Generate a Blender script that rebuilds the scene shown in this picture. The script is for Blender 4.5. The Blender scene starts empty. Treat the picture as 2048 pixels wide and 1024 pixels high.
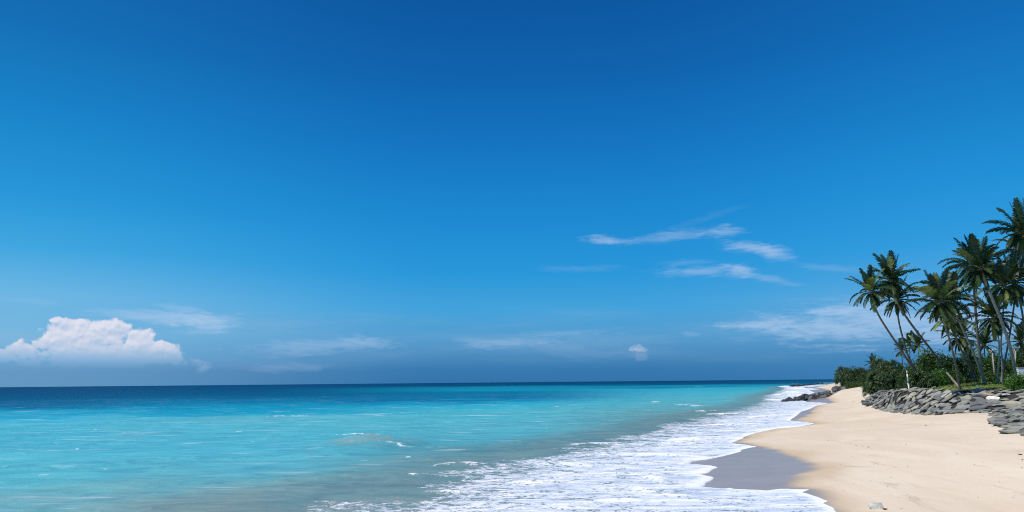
import bpy, math, random
import numpy as np

# ------------------------------------------------------------------ camera, sky, sun, exposure
sc = bpy.context.scene
F, H = 1490.0, 6.0
PITCH = math.atan(252.3 / F); ROLL = math.radians(0.545)
_r = np.array([1, 0, 0.]); _f = np.array([0, math.cos(PITCH), math.sin(PITCH)]); _u = np.array([0, -math.sin(PITCH), math.cos(PITCH)])
CR = math.cos(ROLL) * _r - math.sin(ROLL) * _u
CU = math.sin(ROLL) * _r + math.cos(ROLL) * _u
EYE = np.array([0, 0, H])
from mathutils import Matrix, Vector, Euler
cam_d = bpy.data.cameras.new("camera"); cam = bpy.data.objects.new("camera", cam_d)
sc.collection.objects.link(cam)
cam_d.sensor_width = 36; cam_d.lens = F / 2048 * 36; cam_d.clip_start = 0.1; cam_d.clip_end = 90000
cam.matrix_world = Matrix(((CR[0], CU[0], -_f[0], 0), (CR[1], CU[1], -_f[1], 0), (CR[2], CU[2], -_f[2], H), (0, 0, 0, 1)))
sc.camera = cam
sc.view_settings.view_transform = 'Standard'; sc.view_settings.look = 'None'
sc.view_settings.exposure = 0; sc.view_settings.gamma = 1; sc.view_settings.use_curve_mapping = False
sc.cycles.max_bounces = 6; sc.cycles.diffuse_bounces = 3; sc.cycles.transparent_max_bounces = 8
sc.render.film_transparent = False
sc.cycles.filter_width = 1.1; sc.cycles.use_denoising = False
sc.cycles.sample_clamp_direct = 2.5; sc.cycles.sample_clamp_indirect = 2.0

SUN_EL, SUN_AZ = math.radians(60), math.radians(238)     # azimuth from +Y clockwise: behind the camera, to the left
to_sun = Vector((math.sin(SUN_AZ) * math.cos(SUN_EL), math.cos(SUN_AZ) * math.cos(SUN_EL), math.sin(SUN_EL)))
sun_d = bpy.data.lights.new("sun", 'SUN'); sun_d.energy = 4.2; sun_d.angle = math.radians(0.53); sun_d.color = (1, 0.95, 0.88)
sun = bpy.data.objects.new("sun", sun_d); sc.collection.objects.link(sun)
sun.rotation_euler = to_sun.to_track_quat('Z', 'Y').to_euler(); sun.location = (-60, -60, 120)

def ray(px, py): return _f * F + CR * (px - 1024) + CU * (512 - py)
def azel(px, py):
    d = ray(px, py); d = d / np.linalg.norm(d)
    return math.degrees(math.atan2(d[0], d[1])), math.degrees(math.asin(d[2]))
def lin(c):
    return tuple(((v / 255) / 12.92 if v / 255 <= 0.04045 else ((v / 255 + 0.055) / 1.055) ** 2.4) for v in c)

class NT:
    """small helper to write node trees"""
    def __init__(s, tree): s.t = tree; s.n = tree.nodes; s.l = tree.links
    def new(s, kind, **kw):
        n = s.n.new(kind)
        for k, v in kw.items(): setattr(n, k, v)
        return n
    def put(s, sock, v):
        if isinstance(v, bpy.types.NodeSocket): s.l.new(v, sock)
        elif v is not None:
            if hasattr(sock.default_value, '__len__') and not hasattr(v, '__len__'): v = [v] * len(sock.default_value)
            if hasattr(v, '__len__') and len(sock.default_value) == 4 and len(v) == 3: v = (*v, 1)
            sock.default_value = v
    def m(s, op, a, b=None, c=None, clamp=False):
        n = s.new('ShaderNodeMath', operation=op, use_clamp=clamp)
        s.put(n.inputs[0], a); s.put(n.inputs[1], b)
        if c is not None: s.put(n.inputs[2], c)
        return n.outputs[0]
    def vm(s, op, a, b=None):
        n = s.new('ShaderNodeVectorMath', operation=op); s.put(n.inputs[0], a)
        if b is not None: s.put(n.inputs[1], b)
        return n.outputs['Value'] if op in ('LENGTH', 'DOT_PRODUCT') else n.outputs[0]
    def sm(s, v, a, b, lo=0.0, hi=1.0):
        n = s.new('ShaderNodeMapRange', interpolation_type='SMOOTHSTEP')
        s.put(n.inputs[0], v); s.put(n.inputs[1], a); s.put(n.inputs[2], b); s.put(n.inputs[3], lo); s.put(n.inputs[4], hi)
        return n.outputs[0]
    def mix(s, f, a, b, mode='MIX'):
        n = s.new('ShaderNodeMix', data_type='RGBA', blend_type=mode)
        s.put(n.inputs[0], f); s.put(n.inputs[6], a); s.put(n.inputs[7], b)
        return n.outputs[2]
    def noise(s, vec, scale, detail=4, rough=.5, dist=0.0):
        n = s.new('ShaderNodeTexNoise'); s.put(n.inputs['Vector'], vec)
        n.inputs['Scale'].default_value = scale; n.inputs['Detail'].default_value = detail
        n.inputs['Roughness'].default_value = rough; n.inputs['Distortion'].default_value = dist
        return n.outputs['Fac']
    def mapping(s, vec, loc=(0, 0, 0), rot=(0, 0, 0), scale=(1, 1, 1), typ='POINT'):
        n = s.new('ShaderNodeMapping', vector_type=typ); s.put(n.inputs[0], vec)
        if 'Location' in n.inputs and typ in ('POINT', 'TEXTURE'): n.inputs['Location'].default_value = loc
        n.inputs['Rotation'].default_value = rot; n.inputs['Scale'].default_value = scale
        return n.outputs[0]
    def ramp(s, f, stops, interp='LINEAR'):
        n = s.new('ShaderNodeValToRGB'); s.put(n.inputs[0], f); cr = n.color_ramp; cr.interpolation = interp
        while len(cr.elements) < len(stops): cr.elements.new(0.5)
        for e, (p, c) in zip(cr.elements, stops): e.position = p; e.color = (*c, 1) if hasattr(c, '__len__') else (c, c, c, 1)
        return n.outputs[0]
    def attr(s, name): return s.new('ShaderNodeAttribute', attribute_name=name)

def build_world():
    w = bpy.data.worlds.new("World"); sc.world = w; w.use_nodes = True
    w.node_tree.nodes.clear(); g = NT(w.node_tree)
    out = g.new('ShaderNodeOutputWorld'); bg = g.new('ShaderNodeBackground'); bg.inputs[1].default_value = 0.1
    g.l.new(bg.outputs[0], out.inputs[0])
    sky = g.new('ShaderNodeTexSky', sky_type='NISHITA', sun_disc=False, sun_elevation=SUN_EL, sun_rotation=SUN_AZ)
    sky.air_density = 1.0; sky.dust_density = 0.3; sky.ozone_density = 3.0
    tc = g.new('ShaderNodeTexCoord').outputs['Generated']
    sep = g.new('ShaderNodeSeparateXYZ'); g.l.new(tc, sep.inputs[0])
    el = g.m('DEGREES', g.m('ARCSINE', sep.outputs[2])); az = g.m('DEGREES', g.m('ARCTAN2', sep.outputs[0], sep.outputs[1]))
    K = 10
    def rp(tab): return g.ramp(g.m('DIVIDE', el, 60.0, clamp=True), [(e / 60, tuple(min(K * v, 50) for v in lin(c))) for e, c in tab])
    cen = rp([(0, (44, 114, 170)), (1.0, (50, 120, 176)), (2.0, (72, 138, 190)), (3.3, (84, 156, 206)), (5.5, (64, 162, 219)), (8.2, (38, 151, 218)),
              (12, (26, 138, 210)), (17.7, (17, 117, 194)), (23.3, (12, 98, 173)), (28.6, (9, 86, 160)), (40, (10, 68, 140)), (60, (8, 56, 122))])
    lef = rp([(0, (98, 152, 194)), (1.0, (100, 152, 196)), (2.0, (112, 172, 214)), (3.3, (118, 182, 222)), (6, (106, 182, 228)), (9, (62, 166, 224)),
              (12.5, (36, 150, 216)), (18, (22, 130, 200)), (23, (18, 111, 182)), (28.6, (14, 97, 170)), (40, (12, 74, 148)), (60, (9, 60, 130))])
    rig = rp([(0, (58, 126, 182)), (1.5, (68, 136, 188)), (3.3, (92, 160, 210)), (6, (84, 168, 224)), (9, (48, 156, 222)), (13, (30, 144, 215)),
              (18, (21, 126, 199)), (23, (16, 108, 183)), (28.6, (12, 95, 169)), (40, (12, 74, 148)), (60, (9, 60, 130))])
    grad = g.mix(g.sm(az, -4.0, -36.0), cen, lef)
    grad = g.mix(g.sm(az, 8.0, 36.0), grad, rig)
    col = g.mix(0.985, sky.outputs[0], grad)
    # --- clouds, placed by direction
    p = g.new('ShaderNodeCombineXYZ'); g.l.new(az, p.inputs[0]); g.l.new(el, p.inputs[1]); P = p.outputs[0]
    deg = math.degrees(1 / F)
    def blob(vec, px, py, rx, ry, rot=0.0):
        a, e = azel(px, py)
        v = g.mapping(vec, (a, e, 0), (0, 0, math.radians(rot)), (rx * deg, ry * deg, 1), 'TEXTURE')
        return g.m('SUBTRACT', 1.0, g.vm('LENGTH', v))
    # thin haze streaks low over the whole horizon
    st = g.noise(g.mapping(P, scale=(.06, .55, 1)), 1.0, 5, .55)
    band = g.m('MULTIPLY', g.sm(el, 0.8, 2.6), g.sm(el, 7.0, 3.5))
    col = g.mix(g.m('MULTIPLY', g.m('MULTIPLY', g.sm(st, .42, .75), band), .32), col, tuple(v * K for v in lin((150, 185, 220))))
    # wisps
    wn = g.noise(g.mapping(P, rot=(0, 0, math.radians(-4)), scale=(.28, 1.5, 1)), 1.0, 7, .62, .6)
    wn2 = g.noise(g.mapping(P, (7, 3, 0), scale=(.9, 4.5, 1)), 1.0, 6, .65, .4)
    wt = g.m('ADD', g.m('MULTIPLY', wn, .6), g.m('MULTIPLY', wn2, .4))
    for (px, py, rx, ry, rot, op) in [
        (1215, 481, 52, 8, -5, .75), (1345, 472, 130, 8, 5, .42), (1445, 464, 45, 9, 0, .55), (1500, 494, 62, 8, -9, .72), (1548, 503, 42, 11, -14, .6),
        (1400, 543, 110, 8, 0, .6), (1476, 542, 32, 11, -8, .75), (1530, 556, 60, 6, -13, .4), (1400, 440, 110, 6, 14, .08), (1660, 535, 80, 6, -9, .25),
        (1150, 537, 90, 5, 0, .2), (1370, 525, 60, 6, 0, .2),
        (330, 636, 130, 10, -3, .75), (420, 642, 60, 13, 4, .8), (400, 663, 60, 6, 2, .4), (370, 617, 60, 5, -5, .4), (60, 602, 60, 5, -3, .18),
        (1660, 655, 190, 24, 0, .62), (1780, 640, 190, 34, 0, .62), (1540, 648, 110, 8, 0, .6), (1580, 675, 45, 6, 8, .42), (1720, 618, 130, 10, 0, .4), (1960, 650, 160, 34, 0, .5),
        (640, 692, 170, 13, 3, .45), (740, 686, 60, 9, -5, .38), (1030, 686, 110, 9, 3, .38), (960, 684, 60, 7, -3, .3), (1120, 668, 100, 6, 2, .25), (560, 735, 120, 7, 0, .25),
        (409, 734, 20, 6, 15, .45), (1385, 668, 25, 4, -4, .3), (1200, 690, 160, 20, 0, .16)]:
        d = blob(P, px, py, rx * 1.25, ry * 1.9, rot)
        a = g.sm(g.m('ADD', d, g.m('MULTIPLY', g.m('SUBTRACT', wt, .5), 2.6)), .1, 1.0)
        col = g.mix(g.m('MULTIPLY', a, op * .68), col, tuple(v * K for v in lin((176, 204, 236))))
    # cumulus
    def cum(off):
        V = g.vm('ADD', P, (off[0], off[1], 0)) if off else P
        wv = g.new('ShaderNodeTexNoise'); g.put(wv.inputs[0], V); wv.inputs['Scale'].default_value = 1.1; wv.inputs['Detail'].default_value = 2
        Wp = g.vm('ADD', V, g.vm('MULTIPLY', g.vm('SUBTRACT', wv.outputs['Color'], (.5, .5, .5)), (.9, .6, 0)))
        acc = None
        for (px, py, rx, ry, rot) in [(175, 668, 72, 26, 0), (222, 656, 34, 14, 0), (112, 680, 48, 12, 12), (155, 648, 45, 10, -4), (283, 682, 24, 22, 0), (315, 701, 44, 17, -12),
                                   (212, 704, 105, 17, 0), (215, 722, 140, 12, 0), (326, 717, 44, 11, -10), (44, 700, 24, 15, 0), (8, 712, 22, 12, 0)]:
            b = blob(Wp, px, py, rx * 1.15, ry * 1.2, rot)
            acc = b if acc is None else g.m('SMOOTH_MAX', acc, b, .12)
        vo = g.new('ShaderNodeTexVoronoi', feature='SMOOTH_F1'); g.put(vo.inputs['Vector'], Wp); vo.inputs['Scale'].default_value = .85; vo.inputs['Smoothness'].default_value = .35
        vo2 = g.new('ShaderNodeTexVoronoi', feature='SMOOTH_F1'); g.put(vo2.inputs['Vector'], Wp); vo2.inputs['Scale'].default_value = 2.2; vo2.inputs['Smoothness'].default_value = .3
        fb = g.noise(V, 1.7, 8, .62, .3)
        d = g.m('SUBTRACT', acc, g.m('MULTIPLY', vo.outputs['Distance'], .55))
        d = g.m('SUBTRACT', d, g.m('MULTIPLY', vo2.outputs['Distance'], .20))
        return g.m('ADD', d, g.m('MULTIPLY', g.m('SUBTRACT', fb, .30), .95)), g.m('ADD', g.m('MULTIPLY', vo.outputs['Distance'], -.6), g.m('ADD', g.m('MULTIPLY', vo2.outputs['Distance'], -.25), g.m('MULTIPLY', fb, .5)))
    d0, s0 = cum(None); d1, s1 = cum((-.10, .22))
    al = g.sm(d0, -.16, .12)
    base = g.m('MULTIPLY', al, g.m('MULTIPLY', g.sm(el, 1.0, 2.7), .92))
    lit = g.m('ADD', .58, g.m('ADD', g.m('MULTIPLY', g.m('SUBTRACT', s0, s1), 1.5), g.m('MULTIPLY', g.m('SUBTRACT', d0, d1), .55)), clamp=True)
    cc = g.mix(lit, tuple(v * K for v in lin((176, 196, 224))), tuple(v * K for v in lin((228, 228, 240))))
    cc = g.mix(g.sm(el, 3.4, 1.4), cc, tuple(v * K for v in lin((168, 194, 224))))
    col = g.mix(base, col, cc)
    fw = g.new('ShaderNodeTexNoise'); g.put(fw.inputs[0], P); fw.inputs['Scale'].default_value = 5.0; fw.inputs['Detail'].default_value = 5
    Pf = g.vm('ADD', P, g.vm('MULTIPLY', g.vm('SUBTRACT', fw.outputs['Color'], (.5, .5, .5)), (.55, .40, 0)))
    for (px, py, rx, ry, op) in [(1282, 712, 17, 12, .13), (1267, 698, 11, 7, .38), (1277, 696, 11, 8, .38), (1287, 700, 10, 6, .28)]:
        a = g.sm(blob(Pf, px, py, rx, ry), .0, .45)
        col = g.mix(g.m('MULTIPLY', a, g.m('MULTIPLY', g.sm(fw.outputs['Fac'], .3, .55, .6, 1.0), op)), col, tuple(v * K for v in lin((196, 208, 230))))
    g.l.new(col, bg.inputs[0])
    w.cycles.sampling_method = 'MANUAL'; w.cycles.sample_map_resolution = 512
build_world()

# ------------------------------------------------------------------ helpers
rng = np.random.default_rng(7)
_T = np.random.default_rng(3).random((256, 256))
def vnoise(x, y):
    xi = np.floor(x).astype(int); yi = np.floor(y).astype(int); fx = x - xi; fy = y - yi
    fx = fx * fx * (3 - 2 * fx); fy = fy * fy * (3 - 2 * fy)
    a = _T[xi & 255, yi & 255]; b = _T[(xi + 1) & 255, yi & 255]; c = _T[xi & 255, (yi + 1) & 255]; d = _T[(xi + 1) & 255, (yi + 1) & 255]
    return (a + (b - a) * fx) * (1 - fy) + (c + (d - c) * fx) * fy
def fbm(x, y, o=4):
    s = 0; a = .5; t = 0
    for k in range(o):
        s = s + a * vnoise(x * 2 ** k + 17.3 * k, y * 2 ** k + 5.1 * k); t += a; a *= .5
    return s / t
def sst(v, a, b): t = np.clip((v - a) / (b - a), 0, 1); return t * t * (3 - 2 * t)
def poly_dist(P, x, y):
    """distance to an open polyline and its sign (positive on the right-hand side going along it)"""
    best = np.full(x.shape, 1e18); sg = np.ones(x.shape)
    for i in range(len(P) - 1):
        ax, ay = P[i]; bx, by = P[i + 1]; dx, dy = bx - ax, by - ay; L = dx * dx + dy * dy
        if L < 1e-9: continue
        t = np.clip(((x - ax) * dx + (y - ay) * dy) / L, 0, 1)
        d = (x - ax - t * dx) ** 2 + (y - ay - t * dy) ** 2
        best = np.minimum(best, d)
    return np.sqrt(best)
def inside(P, x, y):
    r = np.zeros(x.shape, bool); n = len(P)
    for i in range(n):
        ax, ay = P[i]; bx, by = P[(i + 1) % n]
        if ay == by: continue
        c = ((ay > y) != (by > y)) & (x < (bx - ax) * (y - ay) / (by - ay) + ax)
        r ^= c
    return r
FAR = 60000
def sdf_right(P, x, y):
    """signed distance, positive to the right (land side) of a coast polyline running away from the camera"""
    poly = list(P) + [(FAR, FAR), (FAR, -FAR), (P[0][0], -FAR)]
    d = poly_dist(P, x, y)
    return np.where(inside(poly, x, y), d, -d)

def onz(px, py, z=0.1):
    d = ray(px, py); t = (z - H) / d[2]; return d * t + EYE
def at_y(px, py, Y):
    d = ray(px, py); return d * (Y / d[1]) + EYE

# mean shore line, world metres
M = np.array([(9, -400), (9, 0), (12, 20), (14.5, 35), (15.5, 45), (19, 58), (24, 72), (32, 90), (43, 113), (62, 150), (83, 195), (92, 228), (104, 265), (119, 300), (153, 385),
              (196, 480), (250, 610), (330, 790), (430, 1020), (640, 1460), (1100, 2300), (3000, 5200), (30000, 42000)], float)
TOEPX = [(2048, 868), (2022, 862), (2003, 847), (2003, 830), (1993, 822), (1962, 821), (1925, 828), (1880, 831), (1840, 828), (1790, 824), (1750, 818), (1728, 811)]
G_X = [-400, -30, -8, 0, 6, 12, 17, 30, 60, 2000]; G_Z = [-6, -1.6, -.25, .12, .55, 1.45, 2.25, 2.75, 3.1, 3.3]
def sand_z(x, y, dm=None):
    if dm is None: dm = sdf_right(M, x, y)
    z = np.interp(dm, G_X, G_Z)
    z = z + 1.35 * sst(dm, 2.5, 10) * sst(y, 118, 152) * sst(y, 430, 300) * (1 - .6 * sst(dm, 16, 30))
    k = sst(dm, 4, 14)
    return z + (fbm(x / 9, y / 9, 3) - .5) * .25 * k + (fbm(x / 1.3 + 40, y / 1.3, 3) - .5) * .035 * sst(dm, 0, 8)
def march(px, py, fz):
    d = ray(px, py); n = d / d[1]; ys = np.concatenate([np.arange(8, 400, .15), np.arange(400, 3000, 2.)])
    X = n[0] * ys; Z = n[2] * ys + H; t = fz(X, ys)
    i = np.argmax(Z < t); return np.array([X[i], ys[i], t[i]])
TOE = np.array([(40, -400), (37, 0), (33, 30), (34, 47), (35, 52.6), (36, 55.4), (40, 62.6), (46.5, 73), (50.5, 79.5), (49.5, 82), (46.3, 82), (46.8, 86), (48.3, 90.5), (52.4, 104.6), (60.5, 127.3), (71.7, 155.5), (85, 178),
       (112, 235), (146, 300), (190, 385), (240, 490), (295, 620), (375, 800), (470, 1010), (690, 1460), (1160, 2300), (3050, 5200), (30100, 42000)], float)
CREST = np.array([(90, -400), (80, 0), (70, 50), (62.5, 68), (58.5, 78), (56.3, 85), (54.6, 90), (54.8, 98), (57, 108), (58.5, 115), (62.5, 124), (69, 139), (78, 158), (92, 177),
       (120, 232), (156, 300), (200, 385), (254, 490), (315, 620), (400, 800), (500, 1010), (740, 1460), (1300, 2300), (3300, 5200), (30900, 42000)], float)
def terrain(x, y, full=False):
    x = np.asarray(x, float); y = np.asarray(y, float)
    dm = sdf_right(M, x, y); dt = sdf_right(TOE, x, y); dc = sdf_right(CREST, x, y)
    zs = sand_z(x, y, dm)
    top = np.interp(y, [108, 128, 160, 200], [4.42, 3.7, 3.3, 3.6]) + .78 * sst(dc, -1, 10) + (fbm(x / 6, y / 6, 3) - .5) * .2 + np.clip(dc - 40, 0, 400) * .01
    t = np.where(dc > 0, 1.0, np.where(dt < 0, 0.0, dt / (dt + np.abs(dc) + 1e-6)))
    t = t * t * (3 - 2 * t) * .5 + t * .5
    z = zs + (top - zs) * t
    return (z, dm, dt, dc) if full else z

# the edge of the last wave on the sand
SWPX = [(1672, 1026), (1668, 1018), (1650, 1010), (1640, 1006), (1656, 1000.5), (1648, 1003 - 4), (1637, 994), (1607, 984.5), (1626, 978), (1577, 977), (1559, 977.5), (1535, 980), (1514, 979), (1490, 977.5), (1470, 976), (1459, 973.5), (1446, 974),
        (1425, 972), (1403, 970.5), (1408, 968), (1412, 965.5), (1408, 962), (1415, 959), (1420, 956), (1424, 953), (1420, 950.5), (1412, 949.5), (1393, 945), (1407, 942.5), (1418, 940.5), (1428, 936), (1435.5, 932), (1431, 930.5), (1424.5, 929),
        (1410, 928), (1395, 927), (1366, 927), (1375, 923), (1384, 918), (1400, 916.5), (1423, 914), (1451, 909), (1462, 906.5), (1473, 904), (1483, 900.5), (1480, 899.5), (1492, 896.5), (1513.6, 892.5), (1495, 889.5), (1480, 887), (1464, 884.3), (1476, 879.6), (1488.6, 872.5),
        (1497, 869), (1521, 863), (1550, 857.5), (1575, 855), (1594, 853.2), (1613, 850), (1632, 846.7), (1614, 843.8), (1597, 842), (1579.6, 841), (1590, 833), (1594, 830), (1601.5, 822), (1619, 817), (1631, 811), (1657.7, 806), (1640, 804.5), (1615, 803.5), (1608, 801),
        (1604, 797), (1612, 792), (1620, 788), (1629, 785), (1622, 782), (1618, 780), (1641, 778), (1628, 776.5), (1611, 775.5), (1606, 773)]
SW = [(14.6, -400), (14.6, 0), (14.5, 30)] + [tuple(march(px, py, lambda X, Y: np.maximum(sand_z(X, Y), 0.03) + 0.02)[:2]) for px, py in SWPX]
SW = [p for i, p in enumerate(SW)]
SW += [(245, 620), (330, 800), (430, 1030), (640, 1465), (1100, 2300), (3000, 5200), (30000, 42000)]
SW = np.array(SW)
print('SW', SW[3:-6:5].round(1).tolist())
WETPX = [(1690, 1030), (1660, 1006), (1645, 988), (1630, 979), (1585, 975), (1592, 962), (1612, 948), (1632, 937), (1626, 928), (1600, 917), (1560, 901), (1520, 893), (1478, 884), (1482, 878), (1500, 868), (1560, 856), (1600, 852), (1638, 847), (1600, 841), (1597, 839),
         (1610, 833), (1624, 826), (1627, 818), (1640, 810), (1668, 805), (1655, 795), (1660, 783)]
WET = np.array([(15.2, -400), (15.2, 0)] + [tuple(march(px, py, sand_z)[:2]) for px, py in WETPX] + [tuple(onz(1650, 777, .5)[:2]), tuple(onz(1630, 773.3, .5)[:2]), tuple(onz(1642, 770.3, .6)[:2]), (450, 1060), (655, 1460), (1120, 2300), (3020, 5200), (30050, 42000)])
OUTPX = [(380, 1034), (470, 1016), (600, 998), (720, 975), (790, 948), (950, 912), (1100, 886), (1250, 856), (1380, 829), (1470, 812), (1500, 801), (1500, 793), (1530, 785), (1552, 778), (1548, 773)]
OUT = np.array([(-60, -400), (-26, 20)] + [tuple(onz(px, py)[:2]) for px, py in OUTPX] + [(230, 640), (320, 830), (420, 1050), (625, 1480), (1090, 2300), (2990, 5200), (29900, 42000)])

def mesh_obj(name, V, Fc, mats, parent=None, smooth=False, attrs=None, mat_idx=None):
    me = bpy.data.meshes.new(name)
    V = np.asarray(V, np.float32)
    if isinstance(Fc, np.ndarray):
        n = len(Fc); k = Fc.shape[1]
        me.vertices.add(len(V)); me.vertices.foreach_set('co', V.ravel())
        me.loops.add(n * k); me.loops.foreach_set('vertex_index', Fc.astype(np.int32).ravel())
        me.polygons.add(n); me.polygons.foreach_set('loop_start', np.arange(n, dtype=np.int32) * k)
        me.update(calc_edges=True)
    else:
        me.from_pydata(V.tolist(), [], Fc); me.update()
    for m_ in (mats if isinstance(mats, (list, tuple)) else [mats]): me.materials.append(m_)
    if mat_idx is not None: me.polygons.foreach_set('material_index', np.asarray(mat_idx, np.int32))
    me.polygons.foreach_set('use_smooth', np.full(len(me.polygons), smooth))
    for k, a in (attrs or {}).items():
        a = np.asarray(a, np.float32)
        if a.ndim == 1: me.attributes.new(k, 'FLOAT', 'POINT').data.foreach_set('value', a)
        else:
            if a.shape[1] == 3: a = np.concatenate([a, np.ones((len(a), 1), np.float32)], 1)
            me.attributes.new(k, 'FLOAT_COLOR', 'POINT').data.foreach_set('color', a.ravel())
    o = bpy.data.objects.new(name, me); sc.collection.objects.link(o)
    if parent is not None: o.parent = parent
    return o
def tag(o, label=None, cat=None, group=None, kind=None):
    if label: o['label'] = label
    if cat: o['category'] = cat
    if group: o['group'] = group
    if kind: o['kind'] = kind
    return o
def thing(name, loc, label, cat, group=None):
    o = bpy.data.objects.new(name, None); o.empty_display_size = .3; sc.collection.objects.link(o); o.location = loc
    return tag(o, label, cat, group)
def mat(name):
    m_ = bpy.data.materials.new(name); m_.use_nodes = True; m_.node_tree.nodes.clear(); g = NT(m_.node_tree)
    out = g.new('ShaderNodeOutputMaterial'); b = g.new('ShaderNodeBsdfPrincipled'); g.l.new(b.outputs[0], out.inputs[0])
    return m_, g, b, out

# ------------------------------------------------------------------ materials of the setting
def m_sand():
    m_, g, b, out = mat('sand')
    pos = g.new('ShaderNodeNewGeometry').outputs['Position']
    wet = g.attr('wet').outputs['Fac']; damp = g.attr('damp').outputs['Fac']
    big = g.noise(g.mapping(pos, rot=(0, 0, .35), scale=(.16, .05, 1)), 1.0, 5, .55, .8)
    mid = g.noise(g.mapping(pos, (5, 0, 0), rot=(0, 0, .5), scale=(.75, .18, 1)), 1.0, 6, .62, .8)
    fine = g.noise(pos, 9.0, 5, .7); grain = g.noise(pos, 60.0, 2, .6)
    c = g.ramp(big, [(.25, (.63, .52, .39)), (.5, (.68, .575, .44)), (.72, (.74, .64, .505))])
    streak = g.m('MULTIPLY', g.sm(mid, .56, .76), g.sm(big, .38, .60))
    c = g.mix(g.m('MULTIPLY', streak, .62), c, (.385, .345, .275))
    c = g.mix(g.m('MULTIPLY', g.sm(mid, .40, .28), .45), c, (.71, .61, .49))
    c = g.mix(1.0, c, g.ramp(fine, [(.3, .93), (.7, 1.05)]), 'MULTIPLY')
    c = g.mix(1.0, c, g.ramp(grain, [(.3, .97), (.7, 1.03)]), 'MULTIPLY')
    deb = g.noise(pos, 4.5, 3, .6)
    c = g.mix(g.m('MULTIPLY', g.sm(deb, .74, .80), .6), c, (.16, .13, .10))
    c = g.mix(g.m('MULTIPLY', damp, .8), c, (.52, .40, .255))
    wc = g.ramp(g.noise(pos, .4, 4), [(.3, (.32, .275, .235)), (.7, (.36, .315, .27))])
    c = g.mix(wet, c, wc)
    g.l.new(c, b.inputs['Base Color'])
    g.put(b.inputs['Roughness'], g.mix(wet, .9, .30)); b.inputs['IOR'].default_value = 1.36
    g.put(b.inputs['Specular IOR Level'], g.mix(wet, .15, .60))
    bm = g.new('ShaderNodeBump'); bm.inputs['Distance'].default_value = .05
    g.put(bm.inputs['Strength'], g.mix(wet, .38, .03))
    hh = g.m('ADD', g.m('MULTIPLY', g.noise(pos, 2.2, 6, .65), 1.0), g.m('MULTIPLY', fine, .35)); g.l.new(hh, bm.inputs['Height']); g.l.new(bm.outputs[0], b.inputs['Normal'])
    return m_
def m_water():
    m_, g, b, out = mat('sea_water')
    pos = g.new('ShaderNodeNewGeometry').outputs['Position']
    wc = g.attr('wcol').outputs['Color']; cov = g.attr('foam').outputs['Fac']; solid = g.attr('crest').outputs['Fac']; silt = g.attr('silt').outputs['Fac']
    far = g.attr('far').outputs['Fac']
    v1 = g.noise(g.mapping(pos, rot=(0, 0, -.1), scale=(.22, .42, .4)), 1.0, 7, .62, 1.1)
    c = g.mix(1.0, wc, g.ramp(v1, [(.3, (.70, .78, .84)), (.5, (1, 1, 1)), (.70, (1.28, 1.18, 1.10))]), 'MULTIPLY')
    v2 = g.noise(g.mapping(pos, rot=(0, 0, .15), scale=(.045, .10, .1)), 1.0, 5, .6, .8)
    c = g.mix(1.0, c, g.ramp(v2, [(.3, (.90, .92, .94)), (.7, (1.09, 1.07, 1.05))]), 'MULTIPLY')
    sil = g.m('MULTIPLY', g.sm(g.noise(g.mapping(pos, scale=(.13, .16, .1)), 1.0, 7, .68, 1.4), .42, .72), silt)
    c = g.mix(g.m('MULTIPLY', sil, .72), c, (.30, .305, .25))
    # lace: broad sheets plus fine web
    n1 = g.noise(g.mapping(pos, rot=(0, 0, -.15), scale=(.80, .95, .5)), 1.0, 8, .68, 1.2)
    n2 = g.noise(g.mapping(pos, (3, 9, 0), scale=(2.6, 2.4, 1)), 1.0, 6, .65, .8)
    web = g.m('SUBTRACT', .62, g.m('MULTIPLY', g.m('ABSOLUTE', g.m('SUBTRACT', n2, .5)), 2.6))
    nn = g.m('ADD', g.m('MULTIPLY', n1, .70), g.m('MULTIPLY', web, .30))
    thr = g.m('SUBTRACT', .76, g.m('MULTIPLY', cov, .46))
    fo = g.sm(g.m('SUBTRACT', nn, thr), -.045, .05)
    fo = g.m('MULTIPLY', fo, g.sm(cov, .0, .05))
    nb = g.noise(g.mapping(pos, (4, 4, 0), rot=(0, 0, -.1), scale=(1.0, 1.5, 1)), 1.0, 7, .7, .6)
    brk = g.m('MAXIMUM', g.sm(g.m('ADD', solid, g.m('MULTIPLY', g.m('SUBTRACT', nb, .5), 2.6)), .42, .80), g.sm(solid, .93, .99))
    brk = g.m('MULTIPLY', brk, g.sm(solid, .04, .2))
    fo = g.m('MAXIMUM', fo, brk)
    # scattered small caps
    sp = g.noise(g.mapping(pos, rot=(0, 0, -.1), scale=(.45, .50, .5)), 1.0, 6, .55, .3)
    spk = g.m('MULTIPLY', g.m('MULTIPLY', g.sm(sp, .705, .74), far), .75)
    spo = g.m('MULTIPLY', g.m('MULTIPLY', g.sm(g.noise(g.mapping(pos, (31, 7, 0), rot=(0, 0, -.1), scale=(.10, .45, .5)), 1.0, 6, .6, .3), .565, .72), far), .5)
    fo = g.m('MAXIMUM', fo, g.m('MAXIMUM', spk, spo))
    thick = g.m('ADD', g.m('MULTIPLY', g.noise(g.mapping(pos, (9, 2, 0), rot=(0, 0, -.15), scale=(.16, .62, 1)), 1.0, 8, .72, .7), .60), g.m('MULTIPLY', g.noise(g.mapping(pos, (1, 2, 0), rot=(0, 0, -.1), scale=(.7, 2.4, 1)), 1.0, 7, .72, .5), .40))
    fc = g.ramp(thick, [(.40, (.36, .46, .58)), (.48, (.58, .66, .77)), (.56, (.84, .87, .91))])
    fc = g.mix(g.m('MULTIPLY', solid, .8), fc, (.90, .91, .92))
    fc = g.mix(g.m('MULTIPLY', silt, g.m('MULTIPLY', g.sm(thick, .6, .4), .35)), fc, (.60, .55, .48))
    c = g.mix(fo, c, fc)
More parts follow.
